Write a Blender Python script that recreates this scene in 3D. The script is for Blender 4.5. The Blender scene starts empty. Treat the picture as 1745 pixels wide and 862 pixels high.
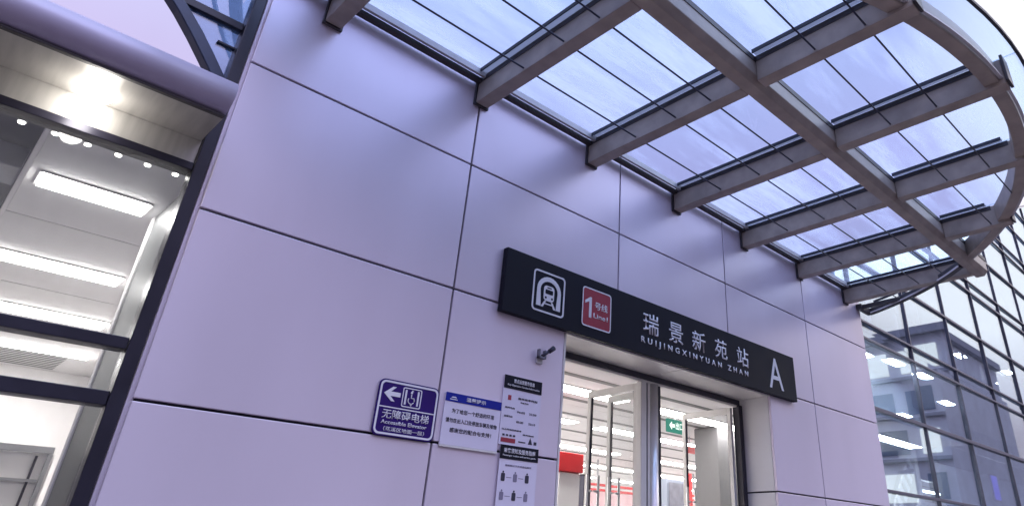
import bpy, math, random
from mathutils import Vector
random.seed(7)
sc = bpy.context.scene
col = sc.collection
R = math.radians
EYE = 1.6            # eye height: all z values below are given from the eye, the ground lies at z = -1.6

# ------------------------------------------------------------------ camera
cam_d = bpy.data.cameras.new('Camera')
cam = bpy.data.objects.new('Camera', cam_d)
col.objects.link(cam)
cam_d.sensor_width = 36.0
cam_d.lens = 36.0 * 1145.07 / 1745.0
cam_d.shift_x = (872.5 - 1050.9) / 1745.0
cam_d.shift_y = (332.12 - 431.0) / 1745.0
cam_d.clip_start = 0.05
cam_d.clip_end = 2000
right = Vector((0.6859586, -0.72733944, 0.02093173))
up = Vector((-0.35596925, -0.31034989, 0.88145836))
fwd = Vector((0.63462327, 0.612095, 0.47179765))
from mathutils import Matrix
Mx = Matrix((right, up, -fwd)).transposed().to_4x4()
Mx.translation = Vector((0, -4.062, EYE))
cam.matrix_world = Mx
sc.camera = cam

# ------------------------------------------------------------------ world and sun (overcast dusk)
SUN_EL, SUN_AZ = R(38), R(118)         # azimuth clockwise from +Y
w = bpy.data.worlds.new('World')
sc.world = w
w.use_nodes = True
nt = w.node_tree
nt.nodes.clear()
out = nt.nodes.new('ShaderNodeOutputWorld')
bg = nt.nodes.new('ShaderNodeBackground')
bg.inputs['Strength'].default_value = 0.1
sky = nt.nodes.new('ShaderNodeTexSky')
sky.sky_type = 'NISHITA'
sky.sun_disc = False
sky.sun_elevation = SUN_EL
sky.sun_rotation = SUN_AZ
sky.dust_density = 3.0
tc = nt.nodes.new('ShaderNodeTexCoord')
sep = nt.nodes.new('ShaderNodeSeparateXYZ')
nt.links.new(tc.outputs['Generated'], sep.inputs[0])
# cloud deck: cooler overhead, lilac low down, bright towards +X
elr = nt.nodes.new('ShaderNodeValToRGB')
nt.links.new(sep.outputs['Z'], elr.inputs[0])
e = elr.color_ramp.elements
e[0].position = 0.0; e[0].color = (0.38, 0.32, 0.43, 1)
e[1].position = 0.85; e[1].color = (0.58, 0.72, 1.04, 1)
m = e.new(0.5); m.color = (0.555, 0.475, 0.75, 1)
lobe = nt.nodes.new('ShaderNodeVectorMath'); lobe.operation = 'DOT_PRODUCT'
lobe.inputs[1].default_value = (0.852, -0.15, 0.501)
nt.links.new(tc.outputs['Generated'], lobe.inputs[0])
azr = nt.nodes.new('ShaderNodeMapRange')          # thin bright cloud round the hidden sun
azr.inputs['From Min'].default_value = 0.925
azr.inputs['From Max'].default_value = 0.965
nt.links.new(lobe.outputs['Value'], azr.inputs['Value'])
fro = nt.nodes.new('ShaderNodeMapRange')          # the open sky in front of the station is brighter
fro.inputs['From Min'].default_value = -0.08
fro.inputs['From Max'].default_value = -0.62
fro.inputs['To Min'].default_value = 1.0
frz = nt.nodes.new('ShaderNodeMapRange')          # ... high up; the street's far side darkens it low down
frz.inputs['From Min'].default_value = 0.40
frz.inputs['From Max'].default_value = 0.68
frz.inputs['To Min'].default_value = 0.22
frz.inputs['To Max'].default_value = 4.6
nt.links.new(sep.outputs['Z'], frz.inputs['Value'])
nt.links.new(frz.outputs['Result'], fro.inputs['To Max'])
nt.links.new(sep.outputs['Y'], fro.inputs['Value'])
brm = nt.nodes.new('ShaderNodeMix'); brm.data_type = 'RGBA'
brm.inputs['B'].default_value = (1.0, 0.98, 1.04, 1)
nt.links.new(azr.outputs['Result'], brm.inputs['Factor'])

nz = nt.nodes.new('ShaderNodeTexNoise')
nz.inputs['Scale'].default_value = 2.2
nz.inputs['Detail'].default_value = 6
nt.links.new(tc.outputs['Generated'], nz.inputs['Vector'])
nzr = nt.nodes.new('ShaderNodeMapRange')
nzr.inputs['From Min'].default_value = 0.3
nzr.inputs['From Max'].default_value = 0.7
nzr.inputs['To Min'].default_value = 8.6
nzr.inputs['To Max'].default_value = 10.6
nt.links.new(nz.outputs['Fac'], nzr.inputs['Value'])
sca = nt.nodes.new('ShaderNodeVectorMath'); sca.operation = 'SCALE'
nt.links.new(brm.outputs['Result'], sca.inputs[0])
fsc = nt.nodes.new('ShaderNodeVectorMath'); fsc.operation = 'SCALE'
nt.links.new(elr.outputs['Color'], fsc.inputs[0]); nt.links.new(fro.outputs['Result'], fsc.inputs['Scale'])
nt.links.new(fsc.outputs[0], brm.inputs['A'])
nt.links.new(nzr.outputs['Result'], sca.inputs['Scale'])
mixs = nt.nodes.new('ShaderNodeMix'); mixs.data_type = 'RGBA'
mixs.inputs['Factor'].default_value = 0.88
nt.links.new(sky.outputs[0], mixs.inputs['A'])
nt.links.new(sca.outputs[0], mixs.inputs['B'])
nt.links.new(mixs.outputs['Result'], bg.inputs['Color'])
nt.links.new(bg.outputs[0], out.inputs[0])

sl = bpy.data.lights.new('Sun', 'SUN')
sl.energy = 0.5
sl.angle = R(40)
sl.color = (1.0, 0.95, 0.95)
so = bpy.data.objects.new('Sun', sl)
col.objects.link(so)
sd = Vector((math.sin(SUN_AZ) * math.cos(SUN_EL), math.cos(SUN_AZ) * math.cos(SUN_EL), math.sin(SUN_EL)))
so.rotation_euler = sd.to_track_quat('Z', 'Y').to_euler()
so.location = (0, -10, 20)

sc.view_settings.view_transform = 'Standard'
sc.view_settings.look = 'None'
sc.view_settings.exposure = 0.42
sc.view_settings.gamma = 1.0
sc.view_settings.use_curve_mapping = False
sc.render.engine = 'CYCLES'
sc.cycles.use_denoising = True
sc.cycles.max_bounces = 10
sc.cycles.transparent_max_bounces = 24
sc.cycles.sample_clamp_indirect = 6.0
sc.cycles.caustics_reflective = False
sc.cycles.caustics_refractive = False

# ------------------------------------------------------------------ materials
M = {}
def mat(name, base, rough=0.5, metal=0.0, var=0.06, scale=6.0, bump=0.0, bscale=30.0, spec=0.5, stretch=None, rnd=0.0, coat=0.0):
    m = bpy.data.materials.new(name); m.use_nodes = True
    t = m.node_tree; p = t.nodes['Principled BSDF']
    p.inputs['Roughness'].default_value = rough
    p.inputs['Metallic'].default_value = metal
    p.inputs['Specular IOR Level'].default_value = spec
    p.inputs['Coat Weight'].default_value = coat
    tc = t.nodes.new('ShaderNodeTexCoord')
    vec = tc.outputs['Object']
    if stretch:
        mp = t.nodes.new('ShaderNodeMapping'); mp.inputs['Scale'].default_value = stretch
        t.links.new(vec, mp.inputs[0]); vec = mp.outputs[0]
    n = t.nodes.new('ShaderNodeTexNoise'); n.inputs['Scale'].default_value = scale; n.inputs['Detail'].default_value = 5
    t.links.new(vec, n.inputs['Vector'])
    mr = t.nodes.new('ShaderNodeMapRange')
    mr.inputs['From Min'].default_value = 0.3; mr.inputs['From Max'].default_value = 0.7
    mr.inputs['To Min'].default_value = 1 - var; mr.inputs['To Max'].default_value = 1 + var
    t.links.new(n.outputs['Fac'], mr.inputs['Value'])
    val = mr.outputs['Result']
    if rnd:
        oi = t.nodes.new('ShaderNodeObjectInfo')
        m2 = t.nodes.new('ShaderNodeMapRange'); m2.inputs['To Min'].default_value = 1 - rnd; m2.inputs['To Max'].default_value = 1 + rnd
        t.links.new(oi.outputs['Random'], m2.inputs['Value'])
        mu = t.nodes.new('ShaderNodeMath'); mu.operation = 'MULTIPLY'
        t.links.new(val, mu.inputs[0]); t.links.new(m2.outputs['Result'], mu.inputs[1]); val = mu.outputs[0]
    s = t.nodes.new('ShaderNodeVectorMath'); s.operation = 'SCALE'
    s.inputs[0].default_value = base
    t.links.new(val, s.inputs['Scale'])
    t.links.new(s.outputs[0], p.inputs['Base Color'])
    rr = t.nodes.new('ShaderNodeMapRange')
    rr.inputs['To Min'].default_value = max(0.02, rough - 0.08); rr.inputs['To Max'].default_value = min(1, rough + 0.08)
    t.links.new(n.outputs['Fac'], rr.inputs['Value'])
    t.links.new(rr.outputs['Result'], p.inputs['Roughness'])
    if bump:
        n2 = t.nodes.new('ShaderNodeTexNoise'); n2.inputs['Scale'].default_value = bscale
        t.links.new(vec, n2.inputs['Vector'])
        b = t.nodes.new('ShaderNodeBump'); b.inputs['Strength'].default_value = bump; b.inputs['Distance'].default_value = 0.02
        t.links.new(n2.outputs['Fac'], b.inputs['Height']); t.links.new(b.outputs[0], p.inputs['Normal'])
    M[name] = m
    return m

def emit(name, color, strength):
    m = bpy.data.materials.new(name); m.use_nodes = True
    t = m.node_tree; t.nodes.clear()
    o = t.nodes.new('ShaderNodeOutputMaterial'); em = t.nodes.new('ShaderNodeEmission')
    em.inputs['Color'].default_value = (*color, 1); em.inputs['Strength'].default_value = strength
    t.links.new(em.outputs[0], o.inputs[0]); M[name] = m

def glass(name, tint, refl=0.12, rough=0.02, dirt=0.0, dirtcol=(0.8, 0.85, 0.95), trans=0.0, stretch=(1, 6, 1), scale=1.5, mirror=(1, 1, 1)):
    """clear sheet glass: tinted see-through + mirror by fresnel, with optional film of dirt / frit that scatters the light"""
    m = bpy.data.materials.new(name); m.use_nodes = True
    t = m.node_tree; t.nodes.clear()
    o = t.nodes.new('ShaderNodeOutputMaterial')
    tr = t.nodes.new('ShaderNodeBsdfTransparent'); tr.inputs[0].default_value = (*tint, 1)
    gl = t.nodes.new('ShaderNodeBsdfGlossy'); gl.inputs['Roughness'].default_value = rough; gl.inputs['Color'].default_value = (*mirror, 1)
    lw = t.nodes.new('ShaderNodeLayerWeight'); lw.inputs['Blend'].default_value = 0.25
    mr = t.nodes.new('ShaderNodeMapRange'); mr.inputs['To Min'].default_value = refl; mr.inputs['To Max'].default_value = min(1, refl + 0.6)
    pw = t.nodes.new('ShaderNodeMath'); pw.operation = 'POWER'; pw.inputs[1].default_value = 4.5; lw.inputs['Blend'].default_value = 0.5
    t.links.new(lw.outputs['Facing'], pw.inputs[0]); t.links.new(pw.outputs[0], mr.inputs['Value'])
    base = tr.outputs[0]
    if trans or dirt:
        tl = t.nodes.new('ShaderNodeBsdfTranslucent'); tl.inputs[0].default_value = (*dirtcol, 1)
        tc = t.nodes.new('ShaderNodeTexCoord'); mp = t.nodes.new('ShaderNodeMapping'); mp.inputs['Scale'].default_value = stretch
        t.links.new(tc.outputs['Object'], mp.inputs[0])
        n = t.nodes.new('ShaderNodeTexNoise'); n.inputs['Scale'].default_value = scale; n.inputs['Detail'].default_value = 6
        n.inputs['Roughness'].default_value = 0.62
        t.links.new(mp.outputs[0], n.inputs['Vector'])
        r2 = t.nodes.new('ShaderNodeMapRange'); r2.inputs['From Min'].default_value = 0.42; r2.inputs['From Max'].default_value = 0.72
        r2.inputs['To Min'].default_value = trans; r2.inputs['To Max'].default_value = min(1, trans + dirt)
        oi = t.nodes.new('ShaderNodeObjectInfo'); ad = t.nodes.new('ShaderNodeMath'); ad.operation = 'MULTIPLY_ADD'
        ad.inputs[1].default_value = 0.22; t.links.new(oi.outputs['Random'], ad.inputs[0]); t.links.new(n.outputs['Fac'], ad.inputs[2])
        sb = t.nodes.new('ShaderNodeMath'); sb.operation = 'SUBTRACT'; sb.inputs[1].default_value = 0.09; t.links.new(ad.outputs[0], sb.inputs[0])
        t.links.new(sb.outputs[0], r2.inputs['Value'])
        mx = t.nodes.new('ShaderNodeMixShader')
        t.links.new(r2.outputs['Result'], mx.inputs[0]); t.links.new(base, mx.inputs[1]); t.links.new(tl.outputs[0], mx.inputs[2])
        base = mx.outputs[0]
    m2 = t.nodes.new('ShaderNodeMixShader')
    t.links.new(mr.outputs['Result'], m2.inputs[0]); t.links.new(base, m2.inputs[1]); t.links.new(gl.outputs[0], m2.inputs[2])
    t.links.new(m2.outputs[0], o.inputs[0])
    M[name] = m

mat('wall_panel', (0.75, 0.665, 0.765), 0.38, 0.30, var=0.045, scale=0.9, stretch=(1.3, 1, .4), bump=0.05, bscale=1.2, rnd=0.05)
mat('joint', (0.03, 0.028, 0.04), 0.8)
mat('steel', (0.37, 0.315, 0.265), 0.45, 0.0, var=0.20, scale=5, bump=0.04, bscale=25)
mat('steel_dark', (0.06, 0.055, 0.06), 0.5, 0.2, var=0.15)
mat('seat_grey', (0.50, 0.49, 0.50), 0.45, 0.2, var=0.12)
mat('gasket', (0.03, 0.035, 0.05), 0.6)
mat('rod', (0.05, 0.05, 0.07), 0.35, 0.6)
mat('frame_dark', (0.022, 0.020, 0.034), 0.35, 0.2, var=0.15)
mat('frame_blue', (0.035, 0.045, 0.08), 0.35, 0.3, var=0.2)
mat('mullion_grey', (0.10, 0.10, 0.13), 0.4, 0.4, var=0.15)
mat('transom_grey', (0.13, 0.12, 0.15), 0.4, 0.3, var=0.15)
mat('fascia', (0.52, 0.47, 0.62), 0.42, 0.1, var=0.08, scale=2)
mat('beige', (0.46, 0.44, 0.41), 0.33, 0.45, var=0.12, scale=3, stretch=(8, 1, 1))
mat('ceiling_grey', (0.74, 0.73, 0.73), 0.6, var=0.05, scale=2)
mat('white_wall', (0.80, 0.78, 0.78), 0.6, var=0.04, scale=2)
mat('return_grey', (0.12, 0.125, 0.125), 0.5, var=0.15, scale=3)
mat('jamb_white', (0.74, 0.72, 0.72), 0.4, var=0.04, scale=2)
mat('inner_grey', (0.34, 0.34, 0.36), 0.5, var=0.1, scale=3)
mat('void_dark', (0.05, 0.05, 0.065), 0.8, var=0.2)
mat('duct', (0.20, 0.20, 0.24), 0.5, 0.3, var=0.2)
mat('sign_dark', (0.006, 0.0065, 0.015), 0.6, var=0.15, scale=4, spec=0.2)
mat('sign_white', (0.80, 0.79, 0.83), 0.5, var=0.03)
mat('sign_red', (0.34, 0.025, 0.05), 0.45, var=0.08)
mat('sign_navy', (0.030, 0.008, 0.135), 0.4, var=0.08, spec=0.2)
mat('sign_blue', (0.012, 0.022, 0.28), 0.4, var=0.05, spec=0.2)
mat('paper', (0.74, 0.70, 0.82), 0.5, var=0.03, scale=4)
mat('ink_dark', (0.03, 0.028, 0.05), 0.6)
mat('ink_grey', (0.22, 0.2, 0.28), 0.6)
mat('red', (0.55, 0.015, 0.02), 0.4, var=0.06)
mat('alu', (0.74, 0.72, 0.69), 0.32, 0.12, var=0.06)
mat('chrome', (0.74, 0.73, 0.73), 0.2, 0.35, var=0.05)
mat('door_grey', (0.11, 0.105, 0.11), 0.5, var=0.05, scale=2)
mat('floor_tile', (0.42, 0.40, 0.40), 0.25, var=0.08, scale=3)
mat('paving', (0.15, 0.12, 0.125), 0.7, var=0.18, scale=4, bump=0.1)
mat('asphalt', (0.055, 0.055, 0.06), 0.85, var=0.2, scale=8, bump=0.2)
mat('opposite_wall', (0.76, 0.75, 0.78), 0.7, var=0.1, scale=1)
mat('opposite_glass', (0.20, 0.24, 0.32), 0.12, var=0.3, scale=0.4)
mat('slab', (0.40, 0.39, 0.43), 0.6, var=0.1)
mat('dark_mass', (0.26, 0.29, 0.36), 0.5, var=0.2, scale=1)
mat('block_wall', (0.46, 0.54, 0.64), 0.6, var=0.12, scale=0.6)
mat('blind', (0.72, 0.71, 0.74), 0.6, var=0.05)
mat('banner_pink', (0.55, 0.36, 0.38), 0.6, var=0.06)
emit('strip_light', (1.0, 0.97, 0.95), 25.0)
emit('room_strip', (1.0, 0.97, 0.95), 20.0)
emit('down_light', (1.0, 0.97, 0.92), 12.0)
emit('spot', (1.0, 0.98, 0.93), 12.0)
emit('panel_glow', (0.93, 0.97, 1.0), 70.0)
emit('exit_green', (0.10, 0.42, 0.32), 0.5)
emit('exit_white', (0.85, 1.0, 0.92), 1.2)
emit('screen_blue', (0.10, 0.07, 0.75), 1.0)
glass('canopy_glass', (0.79, 0.875, 0.97), refl=0.015, dirt=0.42, trans=0.03, dirtcol=(0.80, 0.84, 0.97), stretch=(0.5, 3.0, 1), scale=1.3)
def frit(name, c):
    m = bpy.data.materials.new(name); m.use_nodes = True
    t = m.node_tree; t.nodes.clear()
    o = t.nodes.new('ShaderNodeOutputMaterial'); d = t.nodes.new('ShaderNodeBsdfDiffuse'); l = t.nodes.new('ShaderNodeBsdfTranslucent')
    tr = t.nodes.new('ShaderNodeBsdfTransparent'); tr.inputs[0].default_value = (c[0], c[1], c[2], 1)
    d.inputs[0].default_value = (*c, 1); l.inputs[0].default_value = (*c, 1)
    a = t.nodes.new('ShaderNodeMixShader'); b = t.nodes.new('ShaderNodeMixShader'); a.inputs[0].default_value = .5; b.inputs[0].default_value = .35
    t.links.new(d.outputs[0], a.inputs[1]); t.links.new(l.outputs[0], a.inputs[2])
    t.links.new(a.outputs[0], b.inputs[1]); t.links.new(tr.outputs[0], b.inputs[2]); t.links.new(b.outputs[0], o.inputs[0]); M[name] = m
frit('frit', (0.72, 0.72, 0.74))
glass('lobby_glass', (0.95, 0.96, 0.96), refl=0.05, dirt=0.07, trans=0.0, dirtcol=(0.8, 0.8, 0.84), stretch=(1.5, 1, .6), scale=1.4)
glass('clear_glass', (0.95, 0.96, 0.96), refl=0.03)
glass('blue_glass', (0.50, 0.64, 0.80), refl=0.10, dirt=0.25, trans=0.1, dirtcol=(0.35, 0.48, 0.72), stretch=(1, 1, 4), scale=1.0)
glass('facade_glass', (0.86, 0.93, 0.98), refl=0.38, rough=0.015, mirror=(0.86, 0.94, 1.0))

# ------------------------------------------------------------------ helpers
class MB:
    """collects shapes; build() links them as ONE mesh object"""
    def __init__(s): s.v = []; s.f = []; s.smooth = set()
    def box(s, x0, x1, y0, y1, z0, z1):
        i = len(s.v)
        s.v += [(x, y, z) for z in (z0, z1) for y in (y0, y1) for x in (x0, x1)]
        s.f += [tuple(i + k for k in q) for q in ((0, 2, 3, 1), (4, 5, 7, 6), (0, 1, 5, 4), (2, 6, 7, 3), (0, 4, 6, 2), (1, 3, 7, 5))]
        return s
    def loft(s, rings, closed=True, caps=True, smooth=False):
        i0 = len(s.v); n = len(rings[0])
        for r in rings: s.v += [tuple(p) for p in r]
        for a in range(len(rings) - 1):
            for k in range(n if closed else n - 1):
                b = i0 + a * n; k2 = (k + 1) % n
                if smooth: s.smooth.add(len(s.f))
                s.f.append((b + k, b + k2, b + n + k2, b + n + k))
        if caps:
            s.f.append(tuple(i0 + k for k in reversed(range(n))))
            s.f.append(tuple(i0 + (len(rings) - 1) * n + k for k in range(n)))
        return s
    def tube(s, pts, r, n=10, smooth=True):
        pts = [Vector(p) for p in pts]; rings = []
        for i, p in enumerate(pts):
            d = (pts[min(i + 1, len(pts) - 1)] - pts[max(i - 1, 0)]).normalized()
            a = Vector((0, 0, 1)) if abs(d.z) < 0.9 else Vector((1, 0, 0))
            u = d.cross(a).normalized(); vv = d.cross(u).normalized()
            rr = r[i] if isinstance(r, (list, tuple)) else r
            rings.append([p + (u * math.cos(2 * math.pi * k / n) + vv * math.sin(2 * math.pi * k / n)) * rr for k in range(n)])
        return s.loft(rings, True, True, smooth)
    def face_xz(s, pts, y0, y1):
        """outline in the wall plane (x, z), given depth from y0 to y1"""
        return s.loft([[(x, y0, z) for x, z in pts], [(x, y1, z) for x, z in pts]])
    def sweep(s, path, prof):
        """sweep a profile (out, z) along a horizontal path of (x, y); out is to the right of travel"""
        rings = []
        for i, (x, y) in enumerate(path):
            a = path[max(i - 1, 0)]; b = path[min(i + 1, len(path) - 1)]
            d = Vector((b[0] - a[0], b[1] - a[1])).normalized(); nx, ny = d.y, -d.x
            rings.append([(x + nx * o, y + ny * o, z) for o, z in prof])
        return s.loft(rings)
    def build(s, name, m, parent=None, bevel=0.0, label=None):
        off = Vector((0, 0, -EYE))
        if parent is not None: off = wloc(parent) - Vector((0, 0, EYE))
        me = bpy.data.meshes.new(name)
        me.from_pydata([Vector(p) - off for p in s.v], [], s.f)
        me.materials.append(M[m])
        for k in s.smooth: me.polygons[k].use_smooth = True
        me.validate(); me.update()
        import bmesh
        bm = bmesh.new(); bm.from_mesh(me); bmesh.ops.recalc_face_normals(bm, faces=bm.faces); bm.to_mesh(me); bm.free()
        o = bpy.data.objects.new(name, me); col.objects.link(o)
        if parent is not None: o.parent = parent
        if bevel:
            b = o.modifiers.new('Bevel', 'BEVEL'); b.width = bevel; b.segments = 2; b.limit_method = 'ANGLE'; b.angle_limit = R(40)
        if label: o['label'] = label
        return o

def wloc(o):
    v = Vector((0, 0, 0))
    while o is not None: v = v + Vector(o.location); o = o.parent
    return v

def thing(name, label, cat, loc, group=None):
    o = bpy.data.objects.new(name, None); col.objects.link(o)
    o.location = (loc[0], loc[1], loc[2] + EYE); o.empty_display_size = 0.2
    o['label'] = label; o['category'] = cat
    if group: o['group'] = group
    return o

def tag(o, label, cat, group=None):
    o['label'] = label; o['category'] = cat
    if group: o['group'] = group
    return o

def dup(o, parent=None):
    c = o.copy(); col.objects.link(c)
    if parent is not None: c.parent = parent
    for ch in list(o.children): dup(ch, c)
    return c

def box(name, m, x0, x1, y0, y1, z0, z1, parent=None, bevel=0.0, label=None):
    return MB().box(x0, x1, y0, y1, z0, z1).build(name, m, parent, bevel, label)

def rrect(x0, x1, z0, z1, r, n=6):
    pts = []
    for cx, cz, a in ((x1 - r, z0 + r, -90), (x1 - r, z1 - r, 0), (x0 + r, z1 - r, 90), (x0 + r, z0 + r, 180)):
        pts += [(cx + r * math.cos(R(a + 90 * k / n)), cz + r * math.sin(R(a + 90 * k / n))) for k in range(n + 1)]
    return pts

def ring_xz(mb, outer, inner, y0, y1):
    n = len(outer)
    rings = [[(x, y0, z) for x, z in outer], [(x, y0, z) for x, z in inner], [(x, y1, z) for x, z in inner], [(x, y1, z) for x, z in outer]]
    rings.append(rings[0])
    mb.loft(rings, True, False)
    return mb

def text(body, x0, x1, z0, z1, y, m, parent, name='lettering', bold=0.0, spacing=1.0, depth=0.002, line=1.0):
    """lettering as a mesh, fitted into a box on a wall plane and facing -y"""
    c = bpy.data.curves.new('text', 'FONT'); c.body = body; c.offset = bold; c.space_character = spacing; c.space_line = line
    c.resolution_u = 3
    t = bpy.data.objects.new('text', c); col.objects.link(t)
    me = bpy.data.meshes.new_from_object(t.evaluated_get(bpy.context.evaluated_depsgraph_get()))
    bpy.data.objects.remove(t); bpy.data.curves.remove(c)
    xs = [v.co.x for v in me.vertices]; zs = [v.co.y for v in me.vertices]
    a, b, c0, d = min(xs), max(xs), min(zs), max(zs)
    off = wloc(parent) - Vector((0, 0, EYE))
    for v in me.vertices:
        v.co = Vector((x0 + (v.co.x - a) / (b - a) * (x1 - x0), y, z0 + (v.co.y - c0) / (d - c0) * (z1 - z0))) - off
    me.materials.clear(); me.materials.append(M[m]); me.name = name
    o = bpy.data.objects.new(name, me); col.objects.link(o); o.parent = parent
    so = o.modifiers.new('Thick', 'SOLIDIFY'); so.thickness = depth; so.offset = 0
    return o

def structure(o): o['kind'] = 'structure'; return o

# ------------------------------------------------------------------ ground
structure(box('ground', 'asphalt', -600, 600, -600, 600, -1.95, -1.75))
structure(box('pavement', 'paving', -40, 60, -12, 14, -1.75, -1.6, bevel=0.02))

# ------------------------------------------------------------------ station facade
XS = [0.813, 2.53, 4.26, 6.01, 7.786, 9.535]
ZS = [-1.6, -0.42, 0.626, 1.681, 2.726, 3.60]
OX0, OX1, OZ = 3.63, 6.76, 1.60
G = 0.0078
st = thing('station_building', 'lilac grey metal panel facade of the station entrance with dark joints', 'building', (5.2, 0, -1.6))
def panel(x0, x1, z0, z1):
    box('wall_panel', 'wall_panel', x0 + G, x1 - G, 0.0, 0.03, z0 + G, z1 - G, st, bevel=0.004)
for i in range(5):
    for j in range(5):
        x0, x1, z0, z1 = XS[i], XS[i + 1], ZS[j], ZS[j + 1]
        if z0 >= OZ or x1 <= OX0 or x0 >= OX1: panel(x0, x1, z0, z1); continue
        if x0 < OX0: panel(x0, OX0 + G, z0, z1)
        if x1 > OX1: panel(OX1 - G, x1, z0, z1)
        if z1 > OZ: panel(max(x0, OX0), min(x1, OX1), OZ + 0.004, z1)
bk = MB()
bk.box(XS[0] + .02, OX0 + .0, 0.034, 0.36, -1.6, 3.58).box(OX1 + 0.03, XS[-1] - .02, 0.034, 0.40, -1.6, 3.58).box(OX0, OX1 + .03, 0.034, 0.36, OZ + .04, 3.58)
bk.build('wall_core', 'joint', st)
box('side_panel', 'wall_panel', XS[-1] - .018, XS[-1] + .012, 0.034, 0.42, -1.6, 3.59, st, bevel=.004)
box('side_panel', 'wall_panel', XS[0] - .012, XS[0] + .018, 0.034, 0.16, -1.6, 3.59, st, bevel=.004)
box('coping', 'wall_panel', XS[0] - .02, XS[-1] + .02, -.01, .45, 3.604, 3.63, st, bevel=.005)
# reveal of the opening
for z0, z1 in ((-1.6, 0.626), (0.626, OZ + .03)):
    box('jamb_panel', 'jamb_white', OX1, OX1 + .028, 0.034, 0.44, z0 + G, z1 - G, st, bevel=.003)
    box('jamb_panel', 'jamb_white', OX0 - .028, OX0 - .002, 0.034, 0.44, z0 + G, z1 - G, st, bevel=.003)
box('jamb_trim', 'alu', OX0 + .002, OX0 + .022, -0.004, 0.44, -1.6, OZ - .002, st, bevel=.002)
for x0, x1 in ((OX0 + .024, 5.19), (5.20, OX1 - .002)):
    box('soffit', 'alu', x0, x1, 0.002, 0.44, OZ + .002, OZ + .035, st, bevel=.003)

# ------------------------------------------------------------------ canopy
can = thing('entrance_canopy', 'curved steel and glass canopy over the station entrance', 'canopy', (5.2, 0, 3.29))
CX, CY, RA = 5.2, 1.62, 4.86
BX = [1.287 + 1.3043 * k for k in range(7)]     # right face of each beam
BWD = 0.12
ZB, ZT = 3.291, 3.525
def arcy(x, r): 
    q = r * r - (x - CX) ** 2
    return CY - math.sqrt(q) if q > 0 else 0.0
mb = MB()
prof = [(-1.765, ZB), (-1.87, ZB), (-1.918, ZB + .055), (-1.918, ZT - .002), (-1.765, ZT - .002)]
mb.loft([[(x, y, z) for y, z in prof] for x in (1.22, 9.20)])
pur = mb.build('purlin', 'steel', can, bevel=.006)
MB().box(1.23, 9.19, -1.924, -1.760, ZT - .05, ZT + .003).build('shade_bar', 'steel_dark', pur)  # dark bar stands in for shade along the purlin top
for k, x in enumerate(BX):
    xc = x - BWD / 2
    def beam(y0, y1):
        return MB().box(x - BWD, x, y0, y1, ZB + (.002 if y0 < -1.95 else 0), ZT).build('beam', 'steel', can, bevel=.006)
    b = beam(-1.763, -0.026)
    MB().box(x - BWD - .012, x + .012, -0.024, -0.002, ZB - .014, ZT + .01).build('end_plate', 'steel_dark', b, bevel=.003)
    MB().box(x - BWD - .055, x - BWD - .001, -1.75, -.09, ZT + .010, ZT + .03).build('glazing_seat', 'frit', b)
    MB().box(x - BWD - .005, x + .005, -1.763, -.026, ZT - .045, ZT + .004).build('shade_bar', 'steel_dark', b)  # shade below the glazing seat, put in as a dark bar
    MB().box(x - BWD - .066, x - BWD - .056, -1.75, -.09, ZT - .004, ZT + .03).build('gasket', 'gasket', b)
    ye = arcy(xc, RA)
    if ye < -2.05:
        b2 = beam(ye - .10, -1.92)
        MB().box(x - BWD - .012, x + .012, ye - .125, ye - .102, ZB + .02, ZT + .03).build('end_plate', 'steel_dark', b2, bevel=.003)
        MB().box(x - BWD - .055, x - BWD - .001, ye + .10, -1.93, ZT + .010, ZT + .03).build('glazing_seat', 'frit', b2)
        MB().box(x - BWD - .005, x + .005, ye + .06, -1.922, ZT - .045, ZT + .004).build('shade_bar', 'steel_dark', b2)  # same shade strip on the outer beam
        MB().box(x - BWD - .066, x - BWD - .056, ye + .10, -1.93, ZT - .004, ZT + .03).build('gasket', 'gasket', b2)
A0 = math.acos((CY + 0.12) / RA)
def arc(r, n=56, a0=None):
    a0 = a0 or math.acos((CY + .10) / r)
    return [(CX + r * math.sin(-a0 + 2 * a0 * k / n), CY - r * math.cos(-a0 + 2 * a0 * k / n)) for k in range(n + 1)]
A1 = R(45.5)
MB().sweep(arc(RA, a0=A1), [(-.055, ZB + .035), (.055, ZB + .035), (.062, ZB + .10), (.055, ZT + .0), (-.055, ZT + .0)]).build('rim_beam', 'steel', can, bevel=.008)
MB().sweep(arc(RA + .075, a0=A1), [(-.012, ZB + .05), (.012, ZB + .05), (.012, ZB + .066), (-.012, ZB + .066)]).build('rim_highlight', 'seat_grey', can)  # light strip imitates the bright reflection along the rim
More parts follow.
